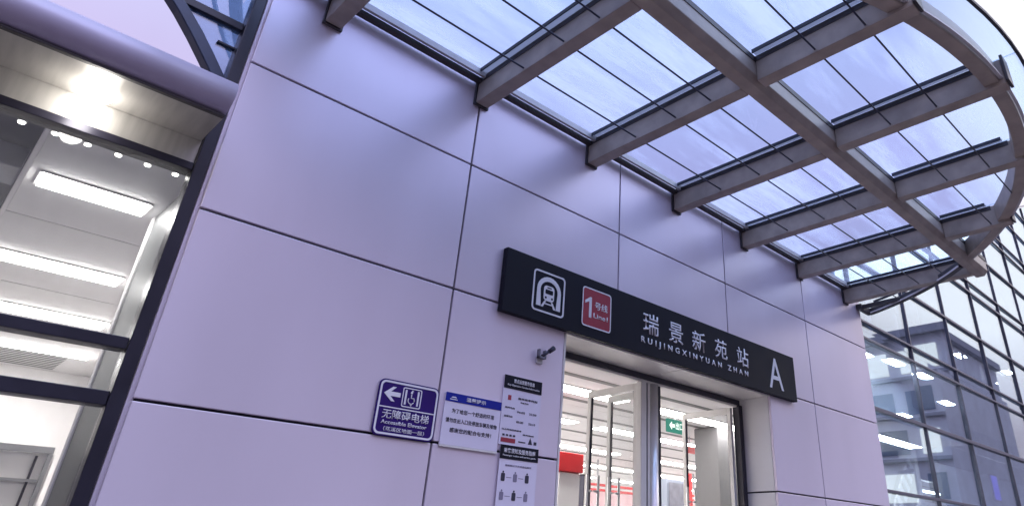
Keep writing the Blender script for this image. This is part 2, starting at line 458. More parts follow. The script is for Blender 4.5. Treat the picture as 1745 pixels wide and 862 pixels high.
for sg_ in (-1, 1):
    a1 = math.acos((CY + .05) / RA)
    pts = [(CX + sg_ * RA * math.sin(A1 + .01 + (a1 - A1 - .01) * k / 16), CY - RA * math.cos(A1 + .01 + (a1 - A1 - .01) * k / 16)) for k in range(17)]
    if sg_ < 0: pts = pts[::-1]
    MB().sweep(pts, [(-.035, ZB - .005), (.03, ZB - .005), (.03, ZB + .085), (-.035, ZB + .085)]).build('edge_rail', 'steel_dark', can, bevel=.006)
    MB().sweep(pts, [(-.052, ZB + .004), (-.037, ZB + .004), (-.037, ZB + .022), (-.052, ZB + .022)]).build('edge_highlight', 'sign_white', can)  # white strip stands in for the highlight on the rail
    if sg_ < 0: continue
    xe = sorted((CX + sg_ * (RA * math.sin(a1) + .03), CX + sg_ * 4.20))
    MB().box(xe[0], xe[1], -.085, -.003, ZB + .002, ZB + .078).build('edge_bracket', 'steel_dark', can, bevel=.004)
    xm = CX + sg_ * 4.27
    MB().box(xm - .03, xm + .03, arcy(xm, RA) + .03, -.087, ZB + .012, ZB + .068).build('edge_bracket', 'steel_dark', can, bevel=.004)
MB().box(.83, 9.52, -.08, -.026, ZT - .05, ZT - .012).build('wall_ledger', 'steel_dark', can, bevel=.004)
MB().box(.83, 9.52, -.13, -.102, ZT - .03, ZT + .028).build('ledger_trim', 'seat_grey', can, bevel=.003)
# glass: one pane per bay, out to the curved rim
RR = RA + .21
edges = [0.76] + [x - BWD / 2 for x in BX] + [9.64]
for a, b in zip(edges[:-1], edges[1:]):
    n = 10; top = []
    for k in range(n + 1):
        x = a + .006 + (b - a - .012) * k / n
        top.append((x, min(-.03, arcy(x, RR))))
    pts = [(a + .006, -.012)] + [(b - .006, -.012)] + top[::-1]
    MB().loft([[(x, y, ZT + .034) for x, y in pts], [(x, y, ZT + .052) for x, y in pts]]).build('glass_pane', 'canopy_glass', can)
MB().sweep(arc(RR + .012, a0=math.acos((CY + .04) / RR)), [(-.010, ZT + .028), (.014, ZT + .028), (.014, ZT + .058), (-.010, ZT + .058)]).build('glass_edge', 'gasket', can)
# thin tie rods, square to the beams
for y in (-.64, -1.10, -1.47, -2.42, -2.81):
    hw = math.sqrt(max(0, (RA - .05) ** 2 - (CY - y) ** 2))
    x0, x1 = max(.85, CX - hw), min(9.50, CX + hw)
    MB().tube([(x0, y, ZB + .03), (x1, y, ZB + .03)], .0075, 8).build('tie_rod', 'rod', can)

# ------------------------------------------------------------------ glazed lobby on the left
lob = thing('glazed_lobby', 'dark framed glass lobby with lit white ceiling left of the panel wall', 'building', (-.5, .1, -1.6))
GX0 = -1.6
box('mullion', 'frame_dark', .728, .796, .02, .15, -1.6, 4.2, lob, bevel=.005)
box('mullion', 'frame_dark', GX0, GX0 + .06, .02, .15, -1.6, 2.1, lob, bevel=.005)
for z0, z1 in ((1.895, 1.942), (.858, .916), (.585, .652), (-.55, -.49)):
    box('transom', 'frame_dark', GX0 + .062, .726, .03, .14, z0, z1, lob, bevel=.004)
for z0, z1 in ((.917, 1.894), (.653, .857), (-.489, .584), (-1.58, -.551)):
    box('glass_pane', 'lobby_glass', GX0 + .062, .726, .08, .09, z0, z1, lob)
box('spandrel', 'beige', GX0 + .062, .726, .06, .10, 1.943, 2.115, lob)
box('soffit', 'beige', GX0 - .4, .722, -.30, .055, 2.10, 2.125, lob)
box('soffit_trim', 'steel_dark', GX0 - .4, .722, -.335, -.302, 2.092, 2.108, lob, bevel=.004)
fp = [(-.30 - .12 * math.sin(R(180 * k / 14)) , 2.215 - .105 * math.cos(R(180 * k / 14))) for k in range(15)] + [(-.12, 2.32), (-.12, 2.128)]
rings = [[(x, y, z) for y, z in fp] for x in (GX0 - .4, -.8, 0, .722)]
mb = MB(); mb.loft(rings, True, True, True); mb.build('fascia', 'fascia', lob)
# interior of the lobby
LC = 1.95
box('ceiling', 'ceiling_grey', .085, 1.9, .16, 1.70, LC, LC + .06, lob)
box('ceiling', 'ceiling_grey', .085, 1.9, 1.715, 3.46, LC, LC + .06, lob)
box('ceiling', 'ceiling_grey', .085, 1.9, 3.475, 5.20, LC, LC + .06, lob)
box('ceiling', 'ceiling_grey', -2.2, 1.9, 5.215, 7.6, LC - .004, LC + .056, lob)
lv = MB()
for k in range(9): lv.box(-2.1, 1.30, 6.25 + .11 * k, 6.29 + .11 * k, LC - .009, LC - .005)
lv.build('louvre_slots', 'return_grey', lob)
box('ceiling_edge', 'white_wall', .060, .083, .16, 5.2, LC - .02, LC + .10, lob)
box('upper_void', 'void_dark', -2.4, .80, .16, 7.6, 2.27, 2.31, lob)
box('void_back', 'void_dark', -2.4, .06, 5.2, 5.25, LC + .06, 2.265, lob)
for y in (1.3, 2.4, 3.6): box('duct', 'duct', -2.3, .055, y, y + .35, 2.10, 2.25, lob, bevel=.01)
box('side_return', 'return_grey', .80, .84, .17, 1.02, -1.6, LC - .01, lob)
box('return_edge', 'white_wall', .79, .85, 1.03, 1.10, -1.6, LC - .005, lob, bevel=.006)
sw = MB(); q = [(.86, 1.11), (.90, 1.11), (1.86, 7.6), (1.82, 7.6)]
sw.loft([[(x, y, -1.6) for x, y in q], [(x, y, LC - .002) for x, y in q]]); sw.build('side_wall', 'white_wall', lob)
box('back_wall', 'white_wall', -2.4, 1.8, 7.3, 7.4, -1.6, LC - .006, lob)
box('left_wall', 'white_wall', -2.44, -2.4, .17, 7.3, -1.6, 2.265, lob)
box('floor', 'floor_tile', -2.4, 1.9, .02, 7.3, -1.6, -1.585, lob)
# inner kiosk wall with its door head
rm = thing('inner_booth', 'white booth with a dark door frame inside the left lobby', 'booth', (.2, 3, -1.6))
box('wall', 'white_wall', -1.6, 1.05, 3.0, 3.06, -1.6, .60, rm)
df = MB(); df.box(-.6, 1.03, 2.965, 2.995, .60, .65).box(1.0, 1.03, 2.965, 2.995, -1.6, .60); df.build('door_frame', 'inner_grey', rm, bevel=.004)
box('rail', 'inner_grey', -.6, .995, 2.975, 2.995, .395, .415, rm)
box('door_edge', 'ink_dark', .93, .945, 2.98, 2.996, -1.6, .58, rm)
# soffit downlight
dl = thing('soffit_downlight', 'round glowing downlight under the lilac fascia at upper left', 'downlight', (.17, -.06, 2.09))
pl = bpy.data.lights.new('downlight_lamp', 'POINT'); pl.energy = 3.0; pl.shadow_soft_size = .06; pl.color = (1, .97, .92)
po = bpy.data.objects.new('downlight_lamp', pl); col.objects.link(po); po.parent = dl; po.location = (0, 0, -.13)
MB().tube([(.17, -.06, 2.099 - .055 * math.sin(R(9 * k))) for k in range(11)], [.092 * math.cos(R(9 * k)) + .001 for k in range(11)], 28).build('lens', 'down_light', dl)
# row of tiny spots along the ceiling edge
for k in range(6):
    if k == 0:
        sp0 = thing('ceiling_spot', 'tiny round spot in the row along the lobby ceiling edge behind the glass', 'spotlight', (-.04, .255, LC), 'tiny spots along the lobby ceiling edge')
        MB().tube([(-.04, .255, LC - .001), (-.04, .255, LC - .012)], .020, 14).build('bezel', 'alu', sp0)
        MB().tube([(-.04, .255, LC - .0125), (-.04, .255, LC - .018)], .015, 14).build('lens', 'spot', sp0)
        s = sp0
    else:
        s = dup(sp0); s.location.x = -.04 + .1465 * k
sp0.location.z += 0.0
# strip lights in the lobby ceiling, parallel to the facade
for y, x0, x1, wd, lab in ((.945, .15, .72, .20, 'short white strip light nearest the glass in the left lobby ceiling'),
                           (2.68, .11, .98, .24, 'second white strip light back from the glass in the left lobby'),
                           (4.32, .11, 1.24, .30, 'third white strip light back from the glass in the left lobby'),
                           (5.98, -1.2, 1.46, .30, 'farthest white strip light in the left lobby seen through the narrow pane')):
    t = thing('strip_light', lab, 'strip light', (x0, y, LC - .01), 'strip lights in the left lobby ceiling')
    box('housing', 'alu', x0 - .015, x1 + .015, y - wd / 2 - .012, y + wd / 2 + .012, LC - .012, LC - .0045, t)
    box('diffuser', 'strip_light', x0, x1, y - wd / 2, y + wd / 2, LC - .024, LC - .0125, t)

# blue glass screen with a raking curved edge above the lobby
bs = thing('blue_glass_screen', 'blue glass screen with dark curved edge beside the top of the panel wall', 'glass screen', (.5, .1, 2.4))
cv = [(.775, 2.38), (.68, 2.51), (.575, 2.64), (.47, 2.765), (.36, 2.885), (.24, 3.0), (.10, 3.12), (-.1, 3.26), (-.4, 3.42)]
inn = [(.775, 2.50), (.72, 2.575), (.63, 2.69), (.53, 2.81), (.42, 2.925), (.30, 3.035), (.16, 3.15), (-.05, 3.29), (-.35, 3.45)]
mb = MB(); n = len(cv)
rings = [[(cv[k][0], .05, cv[k][1]), (inn[k][0], .05, inn[k][1]), (inn[k][0], .14, inn[k][1]), (cv[k][0], .14, cv[k][1])] for k in range(n)]
mb.loft(rings); 
mb.build('curved_frame', 'frame_blue', bs, bevel=.006)
MB().face_xz(inn + [(-.35, 4.1), (.727, 4.1)], .088, .098).build('glass_pane', 'blue_glass', bs)
MB().box(.37, .726, .06, .13, 2.955, 3.01).build('transom', 'frame_dark', bs, bevel=.004)
MB().box(.62, .726, .07, .12, 2.805, 2.817).build('transom', 'frame_dark', bs)
MB().box(.0, .726, .06, .13, 3.42, 3.47).build('transom', 'frame_dark', bs, bevel=.004)

HC = 2.0
# ------------------------------------------------------------------ glass block on the right
gb = thing('glass_block', 'tall glass curtain wall building right of the station entrance', 'building', (16, .3, -1.6))
GY = .30
MXS = [10.03 + 2.22 * k for k in range(10)]
ZTOP = 9.6
def topz(x): return 4.32 + (x - 9.6) * .44          # raking roof edge, rising away from the entrance
edges = [9.60] + MXS
for a, b in zip(edges[:-1], edges[1:]):
    rows = [-1.55, .895, 2.035, 3.265, 4.5, 5.79, 7.05, 8.27, 9.57, 10.72, 13.2]
    for z0, z1 in zip(rows[:-1], rows[1:]):
        za, zb = topz(a + .02) - .02, topz(b - .02) - .02
        if z0 >= zb - .05: continue
        if z1 <= za: pts = [(a + .02, z0), (b - .02, z0), (b - .02, z1), (a + .02, z1)]
        else:
            xs_ = a + .02 + max(0, (z0 - za)) / .44
            pts = [(xs_, z0), (b - .02, z0), (b - .02, min(z1, zb))]
            if z1 < zb: pts.append((a + .02 + (z1 - za) / .44, z1))
            if z0 < za: pts.append((a + .02, za))
        tx, tz = random.uniform(-.007, .007), random.uniform(-.007, .007)
        def yy(x, z): return GY + .05 + (x - (a + b) / 2) * tx + (z - (z0 + z1) / 2) * tz
        MB().loft([[(x, yy(x, z), z) for x, z in pts], [(x, yy(x, z) + .012, z) for x, z in pts]]).build('glass_pane', 'facade_glass', gb)
for x in MXS:
    box('mullion', 'mullion_grey', x - .022, x + .022, GY + .012, GY + .075, -1.6, topz(x) - .03, gb, bevel=.004)
TZ = [(.87, .92), (2.00, 2.07), (3.10, 3.15), (3.38, 3.43), (4.47, 4.53), (5.62, 5.68), (5.92, 5.97), (7.02, 7.08), (8.1, 8.15), (8.4, 8.45), (9.55, 9.6), (10.7, 10.75)]
def xat(z): return max(9.56, 9.6 + (z + .08 - 4.32) / .44)
for z0, z1 in TZ:
    box('transom', 'transom_grey', xat(z1), MXS[-1] + .03, GY - .002, GY + .046, z0 + .006, z1 - .006, gb, bevel=.004)
MB().face_xz([(9.56, topz(9.56)), (MXS[-1] + .03, topz(MXS[-1] + .03)), (MXS[-1] + .03, topz(MXS[-1] + .03) + .07), (9.56, topz(9.56) + .07)], GY - .01, GY + .09).build('roof_edge', 'transom_grey', gb)
MB().face_xz([(9.56, topz(9.56) + .01), (MXS[-1], topz(MXS[-1]) + .01), (MXS[-1], topz(MXS[-1]) + .04), (9.56, topz(9.56) + .04)], GY + .10, 9.0).build('glass_roof', 'canopy_glass', gb)
for z in (3.16, 5.69, 8.16):
    box('floor_slab', 'slab', xat(z + .2), MXS[-1], GY + .12, 9.0, z, z + .20, gb)
MB().face_xz([(9.56, HC + .07), (MXS[-1], HC + .07), (MXS[-1], topz(MXS[-1]) - .02), (9.56, topz(9.56) - .02)], 9.0, 9.1).build('back_wall', 'block_wall', gb)
fr_ = MB()  # grid added to imitate overlapping reflections in the panes
for k in range(14):
    x = 10.7 + 1.42 * k
    fr_.box(x - .02, x + .02, 1.5, 1.56, 3.37, topz(x) - .2)
for z in (4.1, 4.95, 6.5, 7.4, 9.0, 10.2):
    x = xat(z) + .9
    if x < 29: fr_.box(x, 29.4, 1.49, 1.57, z, z + .05)
fr_.build('reflection_grid', 'slab', gb)
box('side_wall', 'white_wall', 9.50, 9.555, .45, 9.0, HC + .07, topz(9.5) - .02, gb)
box('end_wall', 'slab', MXS[-1] + .035, MXS[-1] + .10, GY, 9.1, -1.6, topz(MXS[-1]), gb)
for x in (13.6, 18.6, 23.6):
    MB().tube([(x, 3.2, -1.58), (x, 3.2, topz(x) - .1)], .22, 20).build('column', 'white_wall', gb)
box('ceiling_bulkhead', 'dark_mass', 9.6, 14.2, 1.2, 3.0, 2.45, 3.155, gb)
box('ceiling_bulkhead', 'dark_mass', 15.6, 24.5, 2.0, 4.4, 2.55, 3.155, gb)
box('ceiling_bulkhead', 'dark_mass', 18.2, 27.5, 1.4, 3.8, 5.0, 5.685, gb)
for x0, x1, z0, z1 in ((9.7, 11.6, 3.5, 4.2), (20, 26, 3.5, 4.5), (15.2, 18, 6.0, 7.1)):
    box('blind', 'blind', x0, x1, 1.0, 1.02, z0, z1, gb)
# lights inside the block
spots = [(13.2, 1.05, 2.44), (12.1, .62, 3.15), (13.4, .62, 3.15), (11.2, .8, 3.15), (16.2, 1.2, 3.15), (22.3, 1.3, 4.99), (23.8, 1.9, 4.99), (19.6, 1.7, 4.99), (17.4, 2.6, 2.54), (21.0, 3.0, 2.54)]
pos = ['lowest one beside the panel wall edge', 'just above the grey transom', 'right of the first mullion', 'closest to the panel wall corner', 'in the second bay', 'on the upper floor', 'farthest right on the upper floor', 'left on the upper floor', 'over the blue screen', 'over the white counter']
for k, (x, y, z) in enumerate(spots):
    t = thing('panel_light', 'bright ceiling light inside the glass block, ' + pos[k], 'ceiling light', (x, y, z), 'ceiling lights inside the glass block')
    wdt = .28 if k else .22
    box('frame', 'alu', x - wdt - .03, x + wdt + .03, y - .11, y + .11, z - .012, z - .001, t)
    box('diffuser', 'panel_glow', x - wdt, x + wdt, y - .085, y + .085, z - .022, z - .0125, t)
# escalator seen as a slanted striped band
es = thing('escalator', 'slanted escalator with pale stripes behind the glass beside the wall edge', 'escalator', (14.4, 1.8, -1.6))
mb = MB(); q = [(13.4, .2), (14.0, .2), (15.6, 2.05), (15.6, 2.35), (15.0, 2.35)]
mb.face_xz([(11.6, -1.58), (12.4, -1.58), (15.6, 1.3), (15.6, 1.95), (15.3, 1.95)], 1.9, 2.9); mb.build('truss', 'inner_grey', es, bevel=.01)
st_ = MB()
for k in range(15):
    x = 12.4 + .21 * k; z = -1.02 + .188 * k
    st_.face_xz([(x, z), (x + .10, z + .09), (x - .12, z + .34), (x - .22, z + .25)], 1.86, 1.895)
st_.build('step_stripes', 'sign_white', es)
MB().tube([(11.6, 1.85, -.7), (12.2, 1.85, -.65), (14.6, 1.85, 1.6), (15.3, 1.85, 1.7)], .035, 10).build('handrail', 'steel_dark', es)
# counter and blue screen
ct = thing('white_counter', 'long white hanging panel with dark top band inside the glass block', 'panel', (19.6, 1.7, .9))
box('board', 'blind', 16.4, 22.6, 1.7, 1.78, .95, 1.95, ct, bevel=.01)
box('band', 'dark_mass', 16.4, 22.6, 1.69, 1.79, 1.955, 2.40, ct, bevel=.01)
box('foot', 'inner_grey', 16.6, 22.4, 1.72, 1.76, -1.58, .945, ct)
sn = thing('blue_screen', 'small blue lit screen on the white panel behind the glass', 'screen', (20.1, 1.66, 1.6))
box('case', 'ink_dark', 19.75, 20.25, 1.655, 1.695, 1.38, 2.02, sn, bevel=.006)
box('display', 'screen_blue', 19.78, 20.22, 1.648, 1.654, 1.42, 1.98, sn)
ba = thing('striped_banner', 'white banner with thin vertical stripes at the far right behind glass', 'banner', (23.6, 1.5, 1))
box('cloth', 'sign_white', 22.9, 24.6, 1.50, 1.515, .9, 2.45, ba)
s_ = MB()
for k in range(9): s_.box(23.0 + .18 * k, 23.05 + .18 * k, 1.492, 1.499, 1.0, 2.35)
s_.build('stripes', 'banner_pink', ba)

# office block across the street (seen in the reflections)
ob = thing('office_block', 'pale office block across the street mirrored in the glass block', 'building', (46, -24, -1.75))
emit('added_glow', (0.95, 0.96, 1.0), 0.9)  # glow added to some windows to brighten the mirrored block
box('wall', 'opposite_wall', 46, 60, -52, -10, -1.75, 13.4, ob)
for fl in range(5):
    z = .6 + 2.65 * fl
    g = MB(); l = MB()
    for k in range(14):
        a = -51 + 2.95 * k
        (l if (k * 5 + fl * 3) % 7 < 3 else g).box(45.94, 45.99, a, a + 2.1, z, z + 1.5)
    row = g.build('window_row', 'opposite_glass', ob); l.build('added_glow_panes', 'added_glow', row)
    box('band', 'slab', 45.8, 45.99, -52, -10, z - .42, z - .22, ob)
box('cornice', 'slab', 45.6, 60, -52.4, -9.6, 13.4, 13.9, ob)

# ------------------------------------------------------------------ station hall
hall = thing('station_hall', 'white lit station hall seen through the entrance doors', 'hall', (9, 5, -1.6))
for k, (y0, y1) in enumerate(((.46, 1.55), (1.565, 3.7), (3.715, 5.8), (5.815, 7.9), (7.915, 10.0), (10.015, 12.5))):
    box('ceiling', 'ceiling_grey', 3.0, 14.5 if y1 < 3.8 else 29.9, y0, y1, HC, HC + .05, hall)
for y in (2.2, 3.3, 4.2, 5.4, 6.3, 7.5, 8.5, 9.6):
    box('ceiling_slot', 'return_grey', 4.4, 14.4 if y < 3.8 else 29, y, y + .11, HC - .006, HC - .001, hall)
box('floor', 'floor_tile', 3.0, 29.9, .46, 12.5, -1.6, -1.58, hall)
box('left_wall', 'white_wall', 3.50, 3.58, .46, 12.5, -1.6, HC - .002, hall)
box('back_wall', 'white_wall', 3.58, 29.9, 12.5, 12.6, -1.6, HC - .003, hall)
box('right_wall', 'white_wall', 29.8, 29.9, .5, 12.5, -1.6, HC - .004, hall)
box('head_wall', 'white_wall', 3.58, 9.40, .46, .49, OZ + .04, HC - .005, hall)
hs = ['nearest the doors', 'second from the doors', 'third from the doors', 'fourth from the doors', 'fifth from the doors', 'farthest from the doors']
for k, y in enumerate((2.85, 4.75, 6.95, 8.95, 11.1)):
    t = thing('hall_strip_light', 'long white strip light in the station hall ceiling, ' + hs[k], 'strip light', (4.2, y, HC - .01), 'strip lights in the station hall ceiling')
    runs = {2.85: ((4.2, 7.4), (7.9, 14.2)), 4.75: ((4.2, 8.2), (8.8, 13.0), (13.6, 27)), 6.95: ((4.6, 11.6), (12.4, 28)), 8.95: ((4.2, 12.1), (12.6, 17.5), (18.2, 28)), 11.1: ((4.2, 15.0), (15.8, 28))}[y]
    for x0, x1 in runs:
        box('housing', 'alu', x0 - .02, x1 + .02, y - .15, y + .15, HC - .016, HC - .008, t)
        box('diffuser', 'room_strip', x0, x1, y - .13, y + .13, HC - .028, HC - .017, t)
t = thing('hall_strip_light', 'added strip light brightening the space behind the facade glass at lower right', 'strip light', (10, 1.3, HC - .01), 'strip lights in the station hall ceiling')  # lamp added to whiten the area behind the lower panes
for x0, x1 in ((10.0, 12.0), (12.3, 14.2)):
    box('housing', 'alu', x0 - .02, x1 + .02, 1.15, 1.45, HC - .016, HC - .008, t)
    box('diffuser', 'room_strip', x0, x1, 1.17, 1.43, HC - .028, HC - .017, t)
gc = thing('hall_column', 'square grey column inside the hall behind the right door', 'column', (10.2, 3.2, -1.6))
box('shaft', 'door_grey', 9.95, 10.5, 3.0, 3.5, -1.58, HC - .01, gc, bevel=.01)
tt = thing('red_topped_pillar', 'white information pillar with a red top box at the left door edge', 'pillar', (6.56, 3.1, -1.6))
box('body', 'white_wall', 6.38, 6.76, 3.02, 3.3, -1.58, .955, tt, bevel=.01)
box('red_box', 'red', 6.34, 6.78, 2.98, 3.32, .96, 1.20, tt, bevel=.012)
pp = thing('dark_post', 'slim dark post standing behind the red topped pillar', 'post', (8.82, 5.0, -1.6))
box('shaft', 'ink_dark', 8.74, 8.92, 5.0, 5.15, -1.58, 1.22, pp, bevel=.006)
box('cap', 'alu', 8.70, 8.96, 4.97, 5.18, 1.225, 1.30, pp, bevel=.006)
kk = thing('dark_kiosk', 'dark display kiosk in the hall between the two open doors', 'kiosk', (11.3, 5.1, -1.6))
box('body', 'dark_mass', 11.0, 11.55, 5.0, 5.4, -1.58, 1.34, kk, bevel=.012)
box('screen_panel', 'duct', 11.05, 11.5, 4.985, 4.997, .7, 1.28, kk)
ri = thing('red_poster_stand', 'narrow red poster frame standing left of the right door', 'poster', (11.75, 5.0, .9))
box('board', 'red', 11.62, 11.80, 5.0, 5.04, .9, 1.50, ri)
box('leg', 'alu', 11.69, 11.73, 5.01, 5.03, -1.58, .895, ri)
for (xa, xb, lab) in ((11.9, 13.9, 'hanging pale board with red edge lines behind the left door'), (15.6, 17.9, 'hanging pale board with red edge lines behind the right door')):
    hb = thing('wayfinding_board', lab, 'hanging sign', ((xa + xb) / 2, 8, HC), 'red lined hanging boards in the hall')
    box('board', 'banner_pink', xa, xb, 8.0, 8.06, .85, 1.30, hb)
    for z in (1.31, 1.42): box('red_line', 'red', xa, xb, 7.98, 8.07, z, z + .05, hb)
    for x in (xa + .2, xb - .2): box('hanger', 'inner_grey', x, x + .03, 8.02, 8.05, 1.475, HC - .002, hb)
rb = thing('red_banner', 'bright red banner hanging under the hall ceiling behind the right door', 'banner', (10.9, 4.1, HC))
box('cloth', 'red', 10.45, 11.3, 4.10, 4.13, 1.70, 1.82, rb)
for x in (10.6, 11.15): box('hanger', 'inner_grey', x, x + .012, 4.11, 4.122, 1.825, HC - .002, rb)
exs = thing('exit_sign', 'green lit exit sign hanging between the doors', 'exit sign', (8.83, 3.0, HC))
box('case', 'exit_green', 8.62, 9.02, 3.0, 3.05, 1.74, 1.94, exs, bevel=.004)
text('出口', 8.81, 8.99, 1.79, 1.90, 2.996, 'exit_white', exs, bold=.01)
mb = MB(); mb.face_xz([(8.65, 1.84), (8.71, 1.90), (8.71, 1.865), (8.78, 1.865), (8.78, 1.815), (8.71, 1.815), (8.71, 1.78)], 2.992, 2.999); mb.build('arrow', 'exit_white', exs)
box('hanger', 'inner_grey', 8.81, 8.83, 3.02, 3.03, 1.945, HC - .002, exs)

# ------------------------------------------------------------------ door frame and door leaves
fr = thing('door_frame', 'dark headed metal door frame set in the entrance opening', 'door frame', (5.2, .42, -1.6))
box('head', 'frame_dark', OX0 + .03, OX1 - .03, .385, .455, 1.545, 1.598, fr, bevel=.004)
box('head_trim', 'alu', OX0 + .03, OX1 - .03, .40, .44, 1.52, 1.543, fr, bevel=.003)
box('side_post', 'frame_dark', OX1 - .075, OX1 - .004, .37, .455, -1.58, 1.54, fr, bevel=.004)
box('side_post', 'frame_dark', OX0 + .026, OX0 + .09, .37, .455, -1.58, 1.54, fr, bevel=.004)
box('center_post', 'alu', 5.03, 5.11, .39, .45, -1.58, 1.518, fr, bevel=.006)
box('center_post', 'frame_dark', 5.112, 5.13, .40, .45, -1.58, 1.518, fr, bevel=.003)
box('center_post', 'alu', 5.132, 5.165, .395, .45, -1.58, 1.518, fr, bevel=.003)
MB().tube([(5.235, .42, -1.58), (5.235, .42, 1.518)], .055, 20).build('round_post', 'chrome', fr)
box('center_post', 'frame_dark', 5.305, 5.335, .40, .45, -1.58, 1.518, fr, bevel=.003)
LEAF = 'glass doors standing open into the hall'
def leaf(label):
    t = thing('glass_door', label, 'door', (0, 0, -1.6), LEAF)
    y0, y1 = 0.0, .70; z0, z1 = -1.57, 1.515
    f = MB()
    f.box(-.02, .02, y0, y0 + .048, z0, z1).box(-.02, .02, y1 - .048, y1, z0, z1).box(-.0198, .0198, y0 + .049, y1 - .049, z1 - .066, z1).box(-.0198, .0198, y0 + .049, y1 - .049, z0, z0 + .11)
    f.build('leaf_frame', 'alu', t, bevel=.003)
    box('glass_pane', 'clear_glass', -.005, .005, y0 + .049, y1 - .049, z0 + .111, z1 - .067, t)
    box('gasket', 'ink_dark', -.012, .012, y0 + .0495, y0 + .056, z0 + .111, z1 - .067, t)
    box('gasket', 'ink_dark', -.012, .012, y1 - .056, y1 - .0495, z0 + .111, z1 - .067, t)
    for s in (-1, 1):
        h = MB(); h.tube([(s * .02, y1 - .10, .55), (s * .075, y1 - .10, .55)], .011, 8).tube([(s * .02, y1 - .10, -.55), (s * .075, y1 - .10, -.55)], .011, 8).tube([(s * .075, y1 - .10, -.7), (s * .075, y1 - .10, .70)], .014, 10)
        h.build('pull_handle', 'chrome', t)
    return t
l0 = leaf('left glass door leaf with pale metal frame, hinged left of the round chrome post')
l0.location = (5.07, .462, 0)
l1 = dup(l0); l1.location = (5.37, .462, 0); l1['label'] = 'inner glass door leaf hinged right beside the round chrome post'
l2 = dup(l0); l2.location = (6.66, .462, 0); l2['label'] = 'right glass door leaf with pale frame at the right jamb, grey column behind'
l3 = dup(l0); l3.location = (3.70, .462, 0); l3['label'] = 'leftmost glass door leaf hidden behind the left jamb edge'

# ------------------------------------------------------------------ signs
SY = -.06  # station sign x and z values below were scaled about the camera
sg = thing('station_sign', 'long dark station name sign with metro emblem above the doors', 'sign', (5.091, -.05, 1.636))
box('sign_box', 'sign_dark', 2.929, 7.263, SY, -.004, 1.611, 2.128, sg, bevel=.004)
f1 = SY - .003
mb = MB(); ring_xz(mb, rrect(3.210, 3.553, 1.692, 2.038, .035), rrect(3.224, 3.538, 1.706, 2.024, .024), f1, SY + .002); mb.build('emblem_frame', 'sign_white', sg)
# tunnel arch with a train front and splayed rails
arch = []
ocx, ocz, ro, ri_ = 3.382, 1.881, .128, .093
outer = [(ocx - ro, 1.739), (ocx - ro, ocz)] + [(ocx + ro * math.cos(R(180 - a)), ocz + ro * .93 * math.sin(R(a))) for a in range(15, 180, 15)] + [(ocx + ro, ocz), (ocx + ro, 1.739)]
inner = [(ocx - ri_ + .012, 1.739), (ocx - ri_, ocz)] + [(ocx + ri_ * math.cos(R(180 - a)), ocz + ri_ * .86 * math.sin(R(a))) for a in range(15, 180, 15)] + [(ocx + ri_, ocz), (ocx + ri_ - .012, 1.739)]
mb = MB(); n = len(outer)
rings = [[(outer[k][0], f1, outer[k][1]), (inner[k][0], f1, inner[k][1]), (inner[k][0], SY + .002, inner[k][1]), (outer[k][0], SY + .002, outer[k][1])] for k in range(n)]
mb.loft(rings); mb.build('tunnel_arch', 'sign_white', sg)
MB().face_xz(rrect(3.326, 3.437, 1.796, 1.924, .028), f1, SY + .002).build('train_front', 'sign_white', sg)
d = MB(); d.face_xz(rrect(3.341, 3.422, 1.854, 1.891, .008), f1 - .002, f1 + .001).box(3.359, 3.405, f1 - .002, f1 + .001, 1.903, 1.912)
d.face_xz(rrect(3.339, 3.358, 1.813, 1.831, .008), f1 - .002, f1 + .001).face_xz(rrect(3.406, 3.424, 1.813, 1.831, .008), f1 - .002, f1 + .001)
d.build('train_windows', 'sign_dark', sg)
r_ = MB(); r_.face_xz([(3.338, 1.793), (3.356, 1.793), (3.325, 1.739), (3.303, 1.739)], f1, SY + .002).face_xz([(3.425, 1.793), (3.408, 1.793), (3.438, 1.739), (3.461, 1.739)], f1, SY + .002).box(3.338, 3.425, f1, SY + .002, 1.766, 1.775)
r_.build('rails', 'sign_white', sg)
MB().face_xz(rrect(3.756, 4.109, 1.695, 2.042, .03), f1, SY + .002).build('line_badge', 'sign_red', sg)
mb = MB(); ring_xz(mb, rrect(3.756, 4.109, 1.695, 2.042, .03), rrect(3.767, 4.098, 1.706, 2.031, .022), f1 - .002, f1 + .001); mb.build('badge_frame', 'sign_white', sg)
MB().face_xz([(3.838, 1.778), (3.867, 1.778), (3.867, 1.960), (3.846, 1.960), (3.790, 1.921), (3.790, 1.895), (3.838, 1.921)], f1 - .002, f1 + .001).build('line_number', 'sign_white', sg)
text('号线', 3.907, 4.063, 1.867, 1.934, f1 - .001, 'sign_white', sg, bold=.012)
text('Line1', 3.894, 4.068, 1.788, 1.830, f1 - .001, 'sign_white', sg, bold=.012)
for ch, cx in zip('瑞景新苑站', (4.653, 5.024, 5.392, 5.770, 6.170)):
    text(ch, cx - .109, cx + .109, 1.813, 2.012, f1 + .001, 'sign_white', sg, 'station_character', bold=.006)
text('RUIJINGXINYUAN ZHAN', 4.515, 6.255, 1.701, 1.774, f1 + .001, 'sign_white', sg, bold=.02, spacing=1.768)
text('A', 6.679, 6.975, 1.685, 2.030, f1 + .001, 'sign_white', sg, 'exit_letter', bold=.0)

